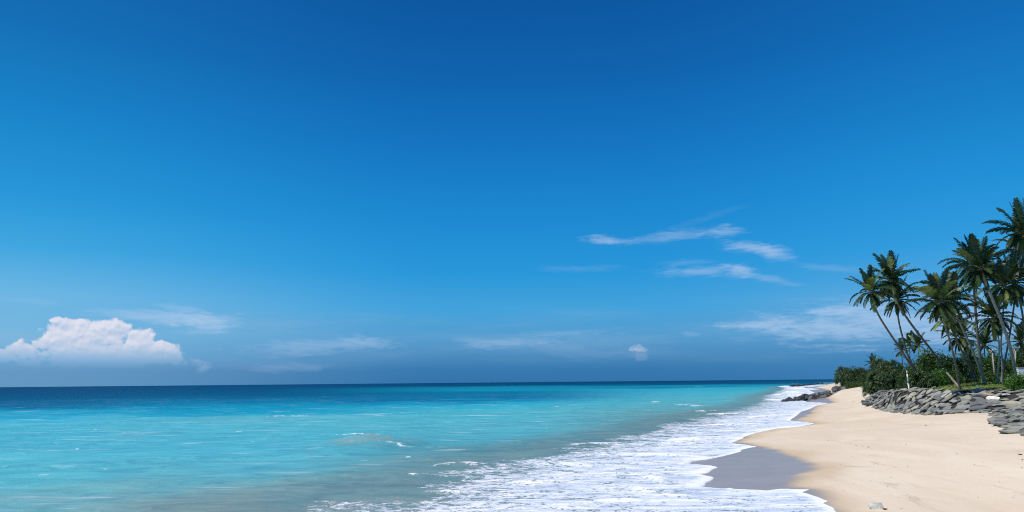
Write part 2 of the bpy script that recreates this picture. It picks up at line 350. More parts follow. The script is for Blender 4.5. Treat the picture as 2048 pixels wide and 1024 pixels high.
    g.l.new(c, b.inputs['Base Color'])
    g.put(b.inputs['Roughness'], g.mix(fo, .5, .85)); b.inputs['IOR'].default_value = 1.33
    g.put(b.inputs['Specular IOR Level'], g.mix(fo, .05, .05))
    bm = g.new('ShaderNodeBump'); bm.inputs['Distance'].default_value = .16; bm.inputs['Strength'].default_value = .55
    rip = g.noise(g.mapping(pos, rot=(0, 0, -.1), scale=(1.1, 1.7, 1)), 1.0, 6, .62, .5)
    hh = g.m('ADD', rip, g.m('MULTIPLY', fo, g.m('ADD', .25, g.m('MULTIPLY', thick, .9)))); g.l.new(hh, bm.inputs['Height']); g.l.new(bm.outputs[0], b.inputs['Normal'])
    return m_
def m_grass_ground():
    m_, g, b, out = mat('grass_ground')
    pos = g.new('ShaderNodeNewGeometry').outputs['Position']; rub = g.attr('rubble_gap_shade').outputs['Fac']
    n = g.noise(pos, .35, 6, .6, .5); n2 = g.noise(pos, 6.0, 5, .7)
    c = g.ramp(n, [(.3, (.11, .175, .035)), (.5, (.165, .22, .055)), (.7, (.26, .26, .10))])
    c = g.mix(1.0, c, g.ramp(n2, [(.3, .7), (.7, 1.25)]), 'MULTIPLY')
    c = g.mix(rub, c, g.mix(n2, (.03, .03, .03), (.07, .068, .06)))  # rubble coloured near black to paint the shade in gaps between boulders
    g.l.new(c, b.inputs['Base Color']); b.inputs['Roughness'].default_value = .95; b.inputs['Specular IOR Level'].default_value = .1
    bm = g.new('ShaderNodeBump'); bm.inputs['Distance'].default_value = .15; bm.inputs['Strength'].default_value = .8; g.l.new(n2, bm.inputs['Height']); g.l.new(bm.outputs[0], b.inputs['Normal'])
    return m_
MS, MW, MG = m_sand(), m_water(), m_grass_ground()

# ------------------------------------------------------------------ sea and land as polar grids (cells fine near, coarse far)
radii = [9.0]
while radii[-1] < 32000:
    d = radii[-1]; radii.append(d + (min(max(.4 * d * d / 4470, .11), .013 * d) if d < 1500 else .05 * d))
radii = np.array(radii); NA = 960
ang = np.radians(np.linspace(-43, 45, NA))
A, Rr = np.meshgrid(ang, radii); X = (Rr * np.sin(A)); Y = (Rr * np.cos(A)); shp = X.shape
x = X.ravel(); y = Y.ravel()
print('grid', shp)
z_t, dm, dt, dc = terrain(x, y, True)
wob = (fbm(x / 1.6, y / 1.6, 4) - .5) * .9 * sst(y, 20, 40)
S = -sdf_right(SW, x, y) + wob * .55 * sst(np.hypot(x, y), 300, 100)      # > 0 under the swash
So = sdf_right(OUT, x, y)                                                # > 0 inside the surf zone
sw_wet = sdf_right(WET, x, y)

def cell_faces(keep):
    idx = np.arange(shp[0] * shp[1]).reshape(shp)
    q = np.stack([idx[:-1, :-1], idx[:-1, 1:], idx[1:, 1:], idx[1:, :-1]], -1).reshape(-1, 4)
    k = keep.reshape(shp); kk = (k[:-1, :-1] | k[:-1, 1:] | k[1:, 1:] | k[1:, :-1]).ravel()
    return q[kk]
def compact(q):
    used = np.unique(q); mp = np.full(len(x), -1); mp[used] = np.arange(len(used)); return used, mp[q]

# water height
rad = np.hypot(x, y)
att = sst(rad, 420, 130) * sst(S, 4, 22)
wx = x + (fbm(x / 30, y / 30, 3) - .5) * 14; wy = y + (fbm(x / 24 + 9, y / 24, 3) - .5) * 12
dirv = (wx * .42 - wy * .9)
swell = .10 * np.sin(dirv / 3.6 + 1.2) + .07 * np.sin((wx * .2 - wy * .98) / 2.1) + .05 * np.sin((wx * .6 - wy * .8) / 1.1) + (fbm(x / 2.2, y / 1.8, 3) - .5) * .22
crest_f = np.zeros_like(x); crest_h = np.zeros_like(x); silt_c = np.zeros_like(x)
def breaker(px0, py0, px1, py1, h, w, foam, silt=0.0, ragged=.6):
    global crest_f, crest_h, silt_c
    a = onz(px0, py0)[:2]; b = onz(px1, py1)[:2]; mid = (a + b) / 2; L = np.linalg.norm(b - a) / 2; u = (b - a) / (2 * L)
    R0 = L * 1.6 + w * 6
    s_ = np.where((np.abs(x - mid[0]) < R0) & (np.abs(y - mid[1]) < R0))[0]
    xx, yy = x[s_] - mid[0], y[s_] - mid[1]
    t = (xx * u[0] + yy * u[1]) / L; v = -xx * u[1] + yy * u[0]
    n = fbm(x[s_] / (w * 1.2 + .6), y[s_] / (w * 1.2 + .6), 4) - .5
    v = v + n * w * 1.4 * ragged + np.sin(t * 3.1) * w * .3
    e = np.clip(1 - np.abs(t) ** 2.5, 0, 1)
    prof = np.exp(-(v / w) ** 2 * np.where(v < 0, 2.2, .8)) * e
    crest_h[s_] += 1.35 * h * prof * (.8 + .8 * n)
    crest_f[s_] = np.maximum(crest_f[s_], foam * sst(prof * (1 + n * 1.6), .28, .62))
    silt_c[s_] = np.maximum(silt_c[s_], silt * sst(prof, .1, .6))
for a in [(1325, 886, 1450, 878, .34, 1.3, .75, 0, 1.3), (1225, 909, 1420, 912, .15, .7, .95, 0, .8), (1275, 957, 1350, 961, .24, .5, .6, .9, 1.4), (1370, 826, 1430, 822, .3, 2.0, .55),
          (655, 882, 830, 892, .5, 5.0, .0, 1.0), (665, 879, 800, 884, .25, 1.4, .5, .6), (740, 890, 850, 896, .15, .8, .42, .3), (700, 870, 780, 873, .12, .7, .4), (660, 872, 740, 870, .1, .35, .7), (690, 877, 725, 879, .1, .3, .9), (700, 893, 730, 892, .1, .4, .4, .5), (1295, 804, 1330, 806, .35, 1.6, .6, .3), (1340, 810, 1420, 814, .3, 2.5, .6), (1095, 816, 1200, 815, .3, 2.0, .15, .7),
          (1100, 816, 1120, 815, .15, 1.0, .7), (1395, 772.6, 1408, 772.2, .9, 5, 1.0), (1560, 773.2, 1578, 774.5, .8, 7, 1.0), (1586, 766.3, 1592, 766.4, .2, 8, 1.0), (1644, 765.3, 1653, 765, .5, 10, .9),
          (1047, 764.9, 1056, 764.8, 1.2, 40, 1.0, 0, .2), (1545, 792, 1612, 791, .8, 5, 1.0), (1530, 799, 1560, 802, .35, 3, .9), (1560, 785, 1610, 786, .6, 5, .95), (1565, 777, 1612, 779, .8, 7, .9),
          (500, 835.5, 640, 831.5, .25, .9, .62, 0, .15), (630, 832, 860, 826.5, .2, .9, .45, 0, .2), (455, 864, 495, 864, .12, .35, .8), (300, 936, 330, 935, .1, .3, .45), (36, 906, 60, 906, .1, .3, .6), (0, 934, 20, 934, .1, .3, .8), (148, 899, 158, 899, .12, .4, 1), (72, 951, 105, 951, .1, .3, .6),
          (185, 860, 195, 860, .1, .4, .8), (800, 950, 860, 952, .15, .5, .8, .7), (860, 935, 960, 925, .2, .7, .7, .6), (1390, 832, 1500, 826, .25, 2.0, .8), (1400, 852, 1540, 846, .2, 1.0, .9), (1480, 838, 1590, 826, .15, 1.2, .9), (1500, 862, 1590, 853, .12, .8, .9),
          (1180, 1005, 1300, 1000, .14, .45, .8), (1300, 994, 1390, 990, .12, .4, .85), (1240, 976, 1320, 981, .16, .35, .7, 0, 1.2), (1000, 968, 1130, 960, .12, .5, .7), (1130, 892, 1250, 884, .15, 1.0, .7), (820, 985, 1000, 985, .12, .4, .7, .2), (1050, 930, 1210, 925, .14, .7, .6), (620, 1005, 700, 1004, .1, .3, .8, .3)]:
    breaker(*a)
sea0 = swell * att + (fbm(x / 1.1, y / .8, 3) - .5) * .24 * sst(S, .6, 5) * sst(rad, 220, 80)
th = .05 * sst(S, 0, .5) + .05 * sst(S, .3, 4) - .08 * sst(S, 0, -.4)
zsw = np.maximum(np.maximum(z_t, -.02), -5) + th
z_w = np.where(dm > -12, np.maximum(zsw, sea0 - .02 + crest_h), sea0 + crest_h)
z_w = np.where(S < 0, z_t - .1 * sst(S, .05, -.8) - .005, np.maximum(z_w, zsw))
z_w = np.where(S > .4, np.maximum(z_w, zsw + crest_h), z_w)
z_w = np.where(rad > 700, np.where(S > 0, np.maximum(.0, zsw), z_w), z_w)

# water colour by world position (azimuth sector and distance), warped
TAB = {-34.5: [(0, (8, 66, 120)), (15, (8, 80, 132)), (30, (8, 92, 145)), (39, (10, 108, 158)), (47, (18, 146, 188)), (60, (56, 172, 210)), (75, (84, 182, 213)), (110, (84, 178, 207)), (150, (88, 178, 203)), (200, (92, 174, 196)), (232, (112, 165, 182)), (255, (100, 168, 190))],
       -19.4: [(0, (8, 66, 122)), (15, (10, 85, 138)), (25, (8, 100, 150)), (33, (10, 120, 170)), (45, (14, 148, 190)), (61, (30, 160, 200)), (65, (95, 180, 205)), (90, (88, 182, 208)), (130, (86, 176, 204)), (180, (98, 164, 184)), (210, (124, 155, 165)), (250, (140, 150, 155))],
       -1: [(0, (8, 58, 106)), (6, (12, 74, 124)), (8.5, (16, 126, 168)), (14, (20, 142, 180)), (20, (12, 118, 166)), (31, (10, 112, 165)), (36, (22, 148, 190)), (45, (54, 175, 205)), (60, (84, 180, 204)), (90, (90, 176, 200)), (112, (84, 165, 190)), (130, (86, 150, 170)), (150, (95, 145, 160)), (255, (120, 140, 150))],
       14.2: [(0, (8, 56, 104)), (7.5, (12, 78, 128)), (10, (30, 142, 176)), (13, (18, 128, 172)), (16, (56, 168, 198)), (30, (80, 176, 200)), (50, (95, 172, 190)), (64, (110, 157, 168)), (80, (104, 148, 162)), (255, (120, 140, 150))],
       20.5: [(0, (8, 58, 106)), (8, (14, 92, 140)), (13, (50, 160, 190)), (22, (75, 175, 192)), (35, (115, 180, 190)), (255, (120, 150, 160))]}
azd = np.degrees(np.arctan2(x, y)); q = F * H / np.maximum(y, 9) * (1 + (fbm(x / 60, y / 60, 3) - .5) * .28 * sst(rad, 120, 260) + (fbm(x / 13, y / 9, 3) - .5) * .16)
q = q * (1 + (fbm(azd / 4, np.log(rad) * 8, 3) - .5) * .25)
keys = sorted(TAB); cols = []
for k in keys:
    t = TAB[k]; qs = [a[0] for a in t]; L = np.array([lin(a[1]) for a in t]); cols.append(np.stack([np.interp(q, qs, L[:, i]) for i in range(3)], -1))
wcol = np.zeros((len(x), 3)); ac = np.clip(azd, keys[0], keys[-1])
for i in range(len(keys) - 1):
    m_ = (ac >= keys[i]) & (ac <= keys[i + 1]); t = ((ac - keys[i]) / (keys[i + 1] - keys[i]))[:, None]; t = t * t * (3 - 2 * t)
    wcol = np.where(m_[:, None], cols[i] * (1 - t) + cols[i + 1] * t, wcol)
shallow = sst(So, -9, 2)[:, None] * .75
wcol = wcol * (1 - shallow) + np.array(lin((104, 136, 150)))[None] * shallow
wcol = wcol * np.array([.82, .88, .78]) * (1 + .10 * sst(q, 90, 180))[:, None]; dk = sst(q, 60, 8)[:, None]; wcol = wcol * (1 - dk * np.array([[.60, .12, .18]]) * sst(wcol[:, 1:2], .30, .08))
nz = fbm(x / 4.2, y / 3.2, 4) - .5
foam = sst(So + nz * 8, .0, 6.0) * .56 + sst(So + nz * 6, 3, 14) * .20
foam = np.maximum(foam, sst(S, 7, .5) * .86 * (rad < 900)); foam = foam * (S > -.3)
foam = np.where(rad > 650, foam * sst(rad, 1500, 600), foam)
foam = np.maximum(foam, .30 * sst(So + nz * 12, -7, 0) * sst(nz, .02, .14))
edge = sst(S, .9 + nz * 1.2, .25 + nz * .5) * sst(S, -.05, .03) * sst(rad, 900, 300)
crest = np.clip(np.maximum(crest_f, edge), 0, 1)
silt = np.clip(sst(So, -11, 4) * sst(S, 6, 16) * .5 * (.35 + .65 * sst(x, -24, -15)) + silt_c, 0, .95)
far = sst(rad, 50, 70) * sst(rad, 420, 160) * (So < -4)
far = np.maximum(far, .6 * sst(rad, 30, 45) * (So < -6) * (rad < 400))
used, fc = compact(cell_faces((S > -.9) | (dm < -14)))
o = mesh_obj('sea', np.stack([x, y, z_w], -1)[used], fc, MW, smooth=True, attrs={'wcol': wcol[used], 'foam': foam[used], 'crest': crest[used], 'silt': silt[used], 'far': far[used]})
tag(o, 'turquoise sea with white foam washing up the beach', kind='structure')

wetv = sst(sw_wet + (fbm(x / 2.5, y / 2.5, 4) - .5) * 1.3, .7, -.8)
damp = sst(sw_wet + (fbm(x / 3, y / 5, 3) - .5) * 2.2, 2.6, .0) * .85
used, fc = compact(cell_faces((dm > -16) & (dt < .6)))
o = mesh_obj('sand', np.stack([x, y, z_t], -1)[used], fc, MS, smooth=True, attrs={'wet': wetv[used], 'damp': damp[used]})
tag(o, 'pale golden sand beach with a grey wet patch at the water', kind='structure')
rub = sst(dc, .5, -.3)
used, fc = compact(cell_faces(dt > .4))
zz = z_t + .004
o = mesh_obj('grass_ground', np.stack([x, y, zz], -1)[used], fc, MG, smooth=True, attrs={'rubble_gap_shade': rub[used]})
tag(o, 'grassy ground above the rock slope', kind='structure')
def gz(px_, py_): return float(terrain(np.array([px_]), np.array([py_]))[0])
def onterrain(px, py): return march(px, py, lambda a, b: terrain(a, b))

# ------------------------------------------------------------------ rocks
def m_rock():
    m_, g, b, out = mat('rock')
    tc = g.new('ShaderNodeTexCoord').outputs['Object']; oi = g.new('ShaderNodeObjectInfo')
    v = g.vm('ADD', tc, g.vm('MULTIPLY', oi.outputs['Color'], (3, 5, 7)))
    n = g.noise(v, 1.3, 7, .65, .4); n2 = g.noise(v, 9.0, 5, .7); n3 = g.noise(v, 2.4, 4, .6)
    c = g.ramp(n, [(.25, (.55, .56, .57)), (.5, (.95, .95, .93)), (.75, (1.25, 1.22, 1.12))])
    c = g.mix(1.0, c, oi.outputs['Color'], 'MULTIPLY')
    c = g.mix(g.m('MULTIPLY', g.sm(n3, .58, .72), .3), c, (.30, .29, .22))
    c = g.mix(1.0, c, g.ramp(n2, [(.3, .78), (.7, 1.18)]), 'MULTIPLY')
    g.l.new(c, b.inputs['Base Color']); b.inputs['Roughness'].default_value = .88; b.inputs['Specular IOR Level'].default_value = .25
    bm = g.new('ShaderNodeBump'); bm.inputs['Distance'].default_value = .08; bm.inputs['Strength'].default_value = .9; g.l.new(g.m('ADD', n2, n), bm.inputs['Height']); g.l.new(bm.outputs[0], b.inputs['Normal'])
    return m_
MR = m_rock()
import bmesh
def rock_mesh(seed, flat=1.0, cuts=9):
    r_ = np.random.default_rng(seed); bm = bmesh.new(); bmesh.ops.create_icosphere(bm, subdivisions=4, radius=1.0)
    P = []
    for k in range(cuts):
        n = r_.normal(size=3); n /= np.linalg.norm(n); P.append((n, r_.uniform(.48, .82)))
    P.append((np.array([r_.uniform(-.2, .2), r_.uniform(-.2, .2), 1.0]), .58)); P.append((np.array([0, 0, -1.0]), .6))
    for v in bm.verts:
        c = np.array(v.co)
        for _ in range(2):
            for n, d in P:
                n = n / np.linalg.norm(n); s_ = c @ n - d
                if s_ > 0: c = c - n * s_
        c = c * (1 + .05 * (float(fbm(np.array([c[0] * 2.2 + seed]), np.array([c[1] * 2.2 + c[2] * 1.7]), 3)[0]) - .5) * 2)
        v.co = (c[0], c[1] * .85, c[2] * flat)
    me = bpy.data.meshes.new('rock'); bm.to_mesh(me); bm.free(); me.materials.append(MR); return me
SLABS = [rock_mesh(s_, .62, 8) for s_ in range(9)]; BLOCKS = [rock_mesh(40 + s_, .95, 9) for s_ in range(6)]
def rock(loc, size, rot, me, colr, label, group, name='boulder', cat='boulder'):
    o = bpy.data.objects.new(name, me); sc.collection.objects.link(o); o.location = loc; o.rotation_euler = rot; o.scale = size
    o.color = (*colr, 1); return tag(o, label, cat, group)
R = random.Random(11)
def proj(p):
    d = np.array(p) - EYE; k = F / (d @ _f); return 1024 + (d @ CR) * k, 512 - (d @ CU) * k
def slope_n(xx, yy, e=.8):
    a = terrain(np.array([xx - e, xx + e, xx, xx]), np.array([yy, yy, yy - e, yy + e])); return Vector((-(a[1] - a[0]) / (2 * e), -(a[3] - a[2]) / (2 * e), 1)).normalized()
# scatter over the revetment
cx = rng.uniform(28, 84, 90000); cy = rng.uniform(40, 160, 90000)
_, cdm, cdt, cdc = terrain(cx, cy, True)
ok = (cdt > -.3) & (cdc < .35) & (cy < 157); cx, cy, cdt, cdc = cx[ok], cy[ok], cdt[ok], cdc[ok]
pts = []
for a, b, c_, d_ in zip(cx, cy, cdt, cdc):
    px, py = proj((a, b, 3.0))
    if px < 1700 or px > 2075: continue
    m_ = .92 if c_ > .8 else .8
    if a > 46 and b < 72: m_ = 1.3
    if all((a - u[0]) ** 2 + (b - u[1]) ** 2 > m_ * m_ for u in pts[-1500:]): pts.append((a, b, c_, d_))
print('rocks', len(pts))
GREY = [(.275, .295, .275), (.31, .32, .29), (.23, .245, .235), (.345, .345, .30), (.295, .29, .25), (.40, .38, .31), (.17, .175, .18)]
zs_p = terrain(np.array([p[0] for p in pts]), np.array([p[1] for p in pts]))
order = sorted(range(len(pts)), key=lambda i: pts[i][1]); 
SPECIAL = {}
def nearest_px(tx, ty):
    return min(range(len(pts)), key=lambda i: (lambda q_: (q_[0] - tx) ** 2 + ((q_[1] - ty) * 2) ** 2)(proj((pts[i][0], pts[i][1], zs_p[i] + .3))))
SPECIAL[nearest_px(1997, 793)] = ((.86, .83, .74), 'whitest flat boulder, near the top of the rock slope by the grass edge', .95)
SPECIAL[nearest_px(1978, 787)] = ((.62, .47, .32), 'orange-tan boulder in the top row of the rock slope', .75)
SPECIAL[nearest_px(2008, 786)] = ((.72, .70, .66), 'small pale boulder in the top row just right of the whitest one', .8)
SPECIAL[nearest_px(1937, 826)] = ((.66, .64, .58), 'small pale boulder at the foot of the slope on the sand', .6)
SPECIAL[nearest_px(1893, 789)] = ((.52, .50, .42), 'buff slab leaning in the upper middle of the rock slope', 1.15)
rest = []; count = 0
special_first = [i for i in order if i in SPECIAL] + [i for i in order if i not in SPECIAL]
for i in special_first:
    a, b, c_, d_ = pts[i]; z = zs_p[i]; n = slope_n(a, b)
    s_ = R.uniform(.62, .95) * (1.3 if R.random() < .22 else 1)
    size = (s_ * R.uniform(1.0, 1.4), s_ * R.uniform(.75, 1.0), s_ * R.uniform(.40, .62))
    if d_ > -1.5: size = (size[0], size[1], size[2] * .7)
    if c_ < .8: size = tuple(v * .85 for v in size)
    q_ = n.to_track_quat('Z', 'Y').to_matrix() @ Euler((R.uniform(-.3, .3), R.uniform(-.36, .18), R.uniform(-.5, .7))).to_matrix()
    col = R.choice(GREY); lab = None; k = 1
    if i in SPECIAL: col, lab, k = SPECIAL[i]; size = (size[0] * k, size[1] * k, size[2] * k); z += .15
    if lab is None:
        if c_ < 1.2: lab, grp = 'grey boulder in the lowest row of the rock slope, at the edge of the sand', 'boulders along the foot of the rock slope'
        elif d_ > -1.6: lab, grp = 'grey boulder in the top row of the rock slope, against the grass', 'boulders along the top of the rock slope'
        else: lab, grp = 'grey slab-like boulder piled in the middle of the rock slope', 'boulders piled up the rock slope'
    else: grp = 'pale boulders on the rock slope'
    loc = (a, b, z + size[2] * .05)
    if count < 300: rock(loc, size, q_.to_euler(), R.choice(SLABS), col, lab, grp); count += 1
    else: rest.append((loc, size, q_, R.randrange(9)))
if rest:
    Vs, Fs, o0 = [], [], 0
    for loc, size, q_, k in rest:
        me = SLABS[k]; v = np.empty(len(me.vertices) * 3); me.vertices.foreach_get('co', v); v = v.reshape(-1, 3) * np.array(size)
        v = v @ np.array(q_).T + np.array(loc); f_ = np.empty(len(me.loops), np.int32); me.loops.foreach_get('vertex_index', f_); Vs.append(v); Fs.append(f_.reshape(-1, 3) + o0); o0 += len(v)
    o = mesh_obj('far_boulders', np.concatenate(Vs), np.concatenate(Fs), MR); o.color = (.28, .29, .28, 1)
    tag(o, 'grey boulders at the far left end of the rock slope', 'boulders', kind='stuff')
# extra slabs at the seaward tip
for (px, py, s_, rz) in [(1741, 811, 1.5, .5), (1735, 806, 1.1, .4), (1763, 789, 1.0, .2), (1755, 797, 1.3, .3), (2004, 846, 1.0, .2), (1998, 852, .6, .1), (2003, 853, .6, .6)]:
    p = onterrain(px, py); rock((p[0], p[1], p[2] + .15), (s_ * 1.4, s_ * .6, s_ * .6), (.1, .1, rz), SLABS[R.randrange(9)], (.14, .145, .15) if px < 1800 else (.30, .31, .30),
         'dark pointed boulder on the sand just off the end of the rock slope' if px < 1800 else 'small grey boulder lying loose on the sand beside the rock slope', 'loose boulders by the rock slope')
# groyne
gl = [(1566, 803.5, 11), (1573, 802.5, 10), (1583, 801, 13), (1577, 799, 9), (1592, 800, 13), (1600, 799, 15), (1608, 798, 16), (1614, 794, 15), (1605, 793, 12), (1622, 795, 14), (1630, 796, 14), (1626, 790, 12), (1638, 796.5, 15), (1636, 790, 14), (1646, 793, 17), (1644, 787, 14),
      (1653, 791, 15), (1652, 786, 16), (1661, 790, 16), (1659, 783, 14), (1668, 787, 16), (1667, 781, 14), (1676, 785, 15), (1674, 779, 15), (1684, 783.5, 16), (1682, 777, 15), (1693, 782, 14), (1690, 776, 16), (1702, 781, 15), (1700, 775, 15), (1711, 780, 14), (1712, 774, 17), (1722, 779, 14), (1724, 775, 16), (1732, 778, 13)]
gl = [g_ for g_ in gl if not (g_[0] > 1662 and g_[1] < 779)] + [(1672, 789, 10), (1688, 787, 11), (1697, 784, 9), (1706, 785, 12), (1718, 784, 10), (1727, 783, 11), (1641, 800, 9), (1570, 802, 10), (1587, 801, 11), (1596, 798, 12), (1612, 797, 12), (1603, 800, 10), (1656, 796, 9), (1617, 800, 8)]
for i, (px, py, w) in enumerate(gl):
    px += R.uniform(-2, 2); py += R.uniform(-1.5, 1.5); w *= R.uniform(.7, 1.1)
    p = at_y(px, py, np.interp(px, [1566, 1616, 1675, 1735], [206, 222, 255, 264])); tz_ = max(gz(p[0], p[1]), 0)
    p[2] = min(max(p[2], tz_), tz_ + 1.3); s_ = w / 2 * 1.08 * p[1] / F; dark = px < 1616
    rock((p[0], p[1], p[2] + s_ * .1), (s_ * 1.2, s_ * 1.0, s_ * R.uniform(.8, 1.1)), (R.uniform(-.5, .5), R.uniform(-.5, .5), R.uniform(0, 6)), BLOCKS[i % 6], R.choice([(.055, .06, .065), (.075, .08, .085)]) if dark else R.choice([(.17, .175, .18), (.22, .225, .225), (.13, .135, .145)]),
         'dark wet boulder at the seaward tip of the near rock groyne' if dark else ('grey boulder in the near rock groyne between the surf and the round bush' if px < 1675 else 'grey boulder at the landward end of the near groyne, below the round bush'),
         'wet boulders at the groyne tip' if dark else ('boulders of the near groyne' if px < 1675 else 'boulders below the round bush'))
for i in range(13):
    t = i / 12; px = 1582 + t * 62; py = 773.6 - t * 6.2; p = onz(px, py, .3); w = 7.5 - 3.5 * t; s_ = w / 2 * 1.3 * p[1] / F
    rock((p[0], p[1], .2 + s_ * .2), (s_ * 1.3, s_, s_ * R.uniform(.75, 1.0)), (R.uniform(-.4, .4), R.uniform(-.4, .4), R.uniform(0, 6)), BLOCKS[i % 6], (.035, .045, .06), 'dark boulder of the far groyne reaching into the breakers', 'boulders of the far groyne')
p = onterrain(1752, 1017); rock((p[0], p[1], p[2] + .12), (.40, .27, .26), (.2, .1, .5), BLOCKS[2], (.86, .85, .78), 'white stone lying alone on the sand at the bottom edge', None, 'stone', 'stone')
p = onterrain(1771, 1019); rock((p[0], p[1], p[2] + .02), (.16, .09, .06), (.1, .1, .3), SLABS[3], (.03, .03, .03), 'small black lump standing in for the shadow under the lone white stone', None, 'stone', 'stone')  # black lump added as the shadow under the white stone
p = onterrain(2040, 911); rock((p[0], p[1], p[2] + .04), (.19, .06, .07), (.0, .1, .1), SLABS[5], (.03, .028, .025), 'short black piece of driftwood on the sand at the right edge', None, 'driftwood', 'driftwood')
for (px, py, lab) in [(2045, 921, 'tiny dark pebble on the sand below the black driftwood'), (1707, 804, 'tiny dark pebble on the upper sand left of the rock slope'), (1852, 851, 'tiny dark pebble on the sand below the middle of the rock slope'), (1737, 895, 'tiny dark pebble at the end of the faint track in the sand')]:
    p = onterrain(px, py); rock((p[0], p[1], p[2] + .02), (.10 * p[1] / 60, .08 * p[1] / 60, .06 * p[1] / 60), (0, 0, 1), SLABS[1], (.07, .06, .05), lab, None, 'pebble', 'pebble')

for i in range(34):
    px, py = R.uniform(1600, 2044), R.uniform(838, 1018)
    if px < 1690 - (1024 - py) * .35 or (py < 880 and px > 1985): continue
    p = onterrain(px, py); k = R.uniform(.025, .05)
    rock((p[0], p[1], p[2] + .005), (k * 1.6, k, k * .7), (0, 0, R.uniform(0, 6)), SLABS[i % 9], R.choice([(.10, .08, .06), (.20, .16, .12), (.62, .58, .5)]), 'tiny pebble scattered on the open dry sand in front', 'pebbles scattered on the dry sand', 'pebble', 'pebble')
for i in range(15):
    t = i / 14; px = 1650 + 92 * t + R.uniform(-2, 2); py = 881 + 17 * t ** 1.6 + R.uniform(-1.2, 1.2); p = onterrain(px, py)
    rock((p[0], p[1], p[2] + .004), (.09, .055, .03), (0, 0, R.uniform(0, 6)), SLABS[i % 9], (.26, .21, .16), 'small clod standing in for a dark footprint dent in the faint track across the beach', 'dark marks standing in for footprints along the faint track in the sand', 'track_mark', 'track_mark')  # dark lumps added in place of shaded footprint dents

# ------------------------------------------------------------------ vegetation
def m_leaf(name, a, b_, c_, trans=.25, rough=.42, spec=.5):
    m_, g, b, out = mat(name)
    t = g.attr('tint').outputs['Fac']; n = g.noise(g.new('ShaderNodeNewGeometry').outputs['Position'], 1.2, 3)
    c = g.ramp(t, [(0, a), (.55, b_), (1, c_)]); c = g.mix(1.0, c, g.ramp(n, [(.3, .8), (.7, 1.2)]), 'MULTIPLY')
    g.l.new(c, b.inputs['Base Color']); b.inputs['Roughness'].default_value = rough; b.inputs['Specular IOR Level'].default_value = spec
    tr = g.new('ShaderNodeBsdfTranslucent'); g.l.new(g.mix(1.0, c, (.95, 1.15, .5), 'MULTIPLY'), tr.inputs[0])
    mx = g.new('ShaderNodeMixShader'); mx.inputs[0].default_value = trans; g.l.new(b.outputs[0], mx.inputs[1]); g.l.new(tr.outputs[0], mx.inputs[2]); g.l.new(mx.outputs[0], out.inputs[0])
    return m_
MPALM = m_leaf('palm_frond', (.016, .042, .020), (.040, .088, .028), (.24, .30, .10), .2, .38)
MPAND = m_leaf('screw_pine_leaf', (.028, .062, .026), (.062, .115, .04), (.19, .24, .10), .2, .45, .3)
MBROAD = m_leaf('broad_leaf', (.028, .065, .022), (.065, .13, .035), (.14, .24, .06), .25, .55, .25)
MBRIGHT = m_leaf('bright_leaf', (.045, .12, .018), (.085, .20, .028), (.16, .32, .05), .3, .45)
MGRASS = m_leaf('grass_blade', (.11, .18, .035), (.18, .25, .06), (.30, .29, .12), .25, .6, .25)
def m_simple(name, c1, c2, scale=6, rough=.85, stretch=(1, 1, 1), bump=.4):
    m_, g, b, out = mat(name); v = g.mapping(g.new('ShaderNodeTexCoord').outputs['Object'], scale=stretch)
    n = g.noise(v, scale, 6, .65); g.l.new(g.mix(g.sm(n, .35, .65), c1, c2), b.inputs['Base Color']); b.inputs['Roughness'].default_value = rough; b.inputs['Specular IOR Level'].default_value = .25
    bm = g.new('ShaderNodeBump'); bm.inputs['Distance'].default_value = .03; bm.inputs['Strength'].default_value = bump; g.l.new(n, bm.inputs['Height']); g.l.new(bm.outputs[0], b.inputs['Normal']); return m_
MTRUNK = m_simple('palm_bark', (.13, .112, .09), (.27, .24, .195), 2.0, .9, (1, 1, 3.5), .8)
MTRUNKL = m_simple('pale_palm_bark', (.26, .245, .21), (.46, .43, .38), 2.0, .9, (1, 1, 3.5), .8)
MWOOD = m_simple('stem_wood', (.05, .042, .034), (.12, .10, .08), 5)
MWHITE = m_simple('white_paint', (.74, .75, .76), (.84, .84, .83), 3, .6, bump=.1)
MBLUE = m_simple('faded_blue_paint', (.20, .30, .36), (.28, .38, .44), 6, .6)
MPOLE = m_simple('weathered_concrete', (.26, .25, .22), (.40, .38, .34), 5)
MNUT = m_simple('coconut_husk', (.42, .36, .14), (.52, .46, .22), 4, .5)
MDEAD = m_simple('dry_sheath', (.13, .095, .055), (.30, .24, .15), 6)

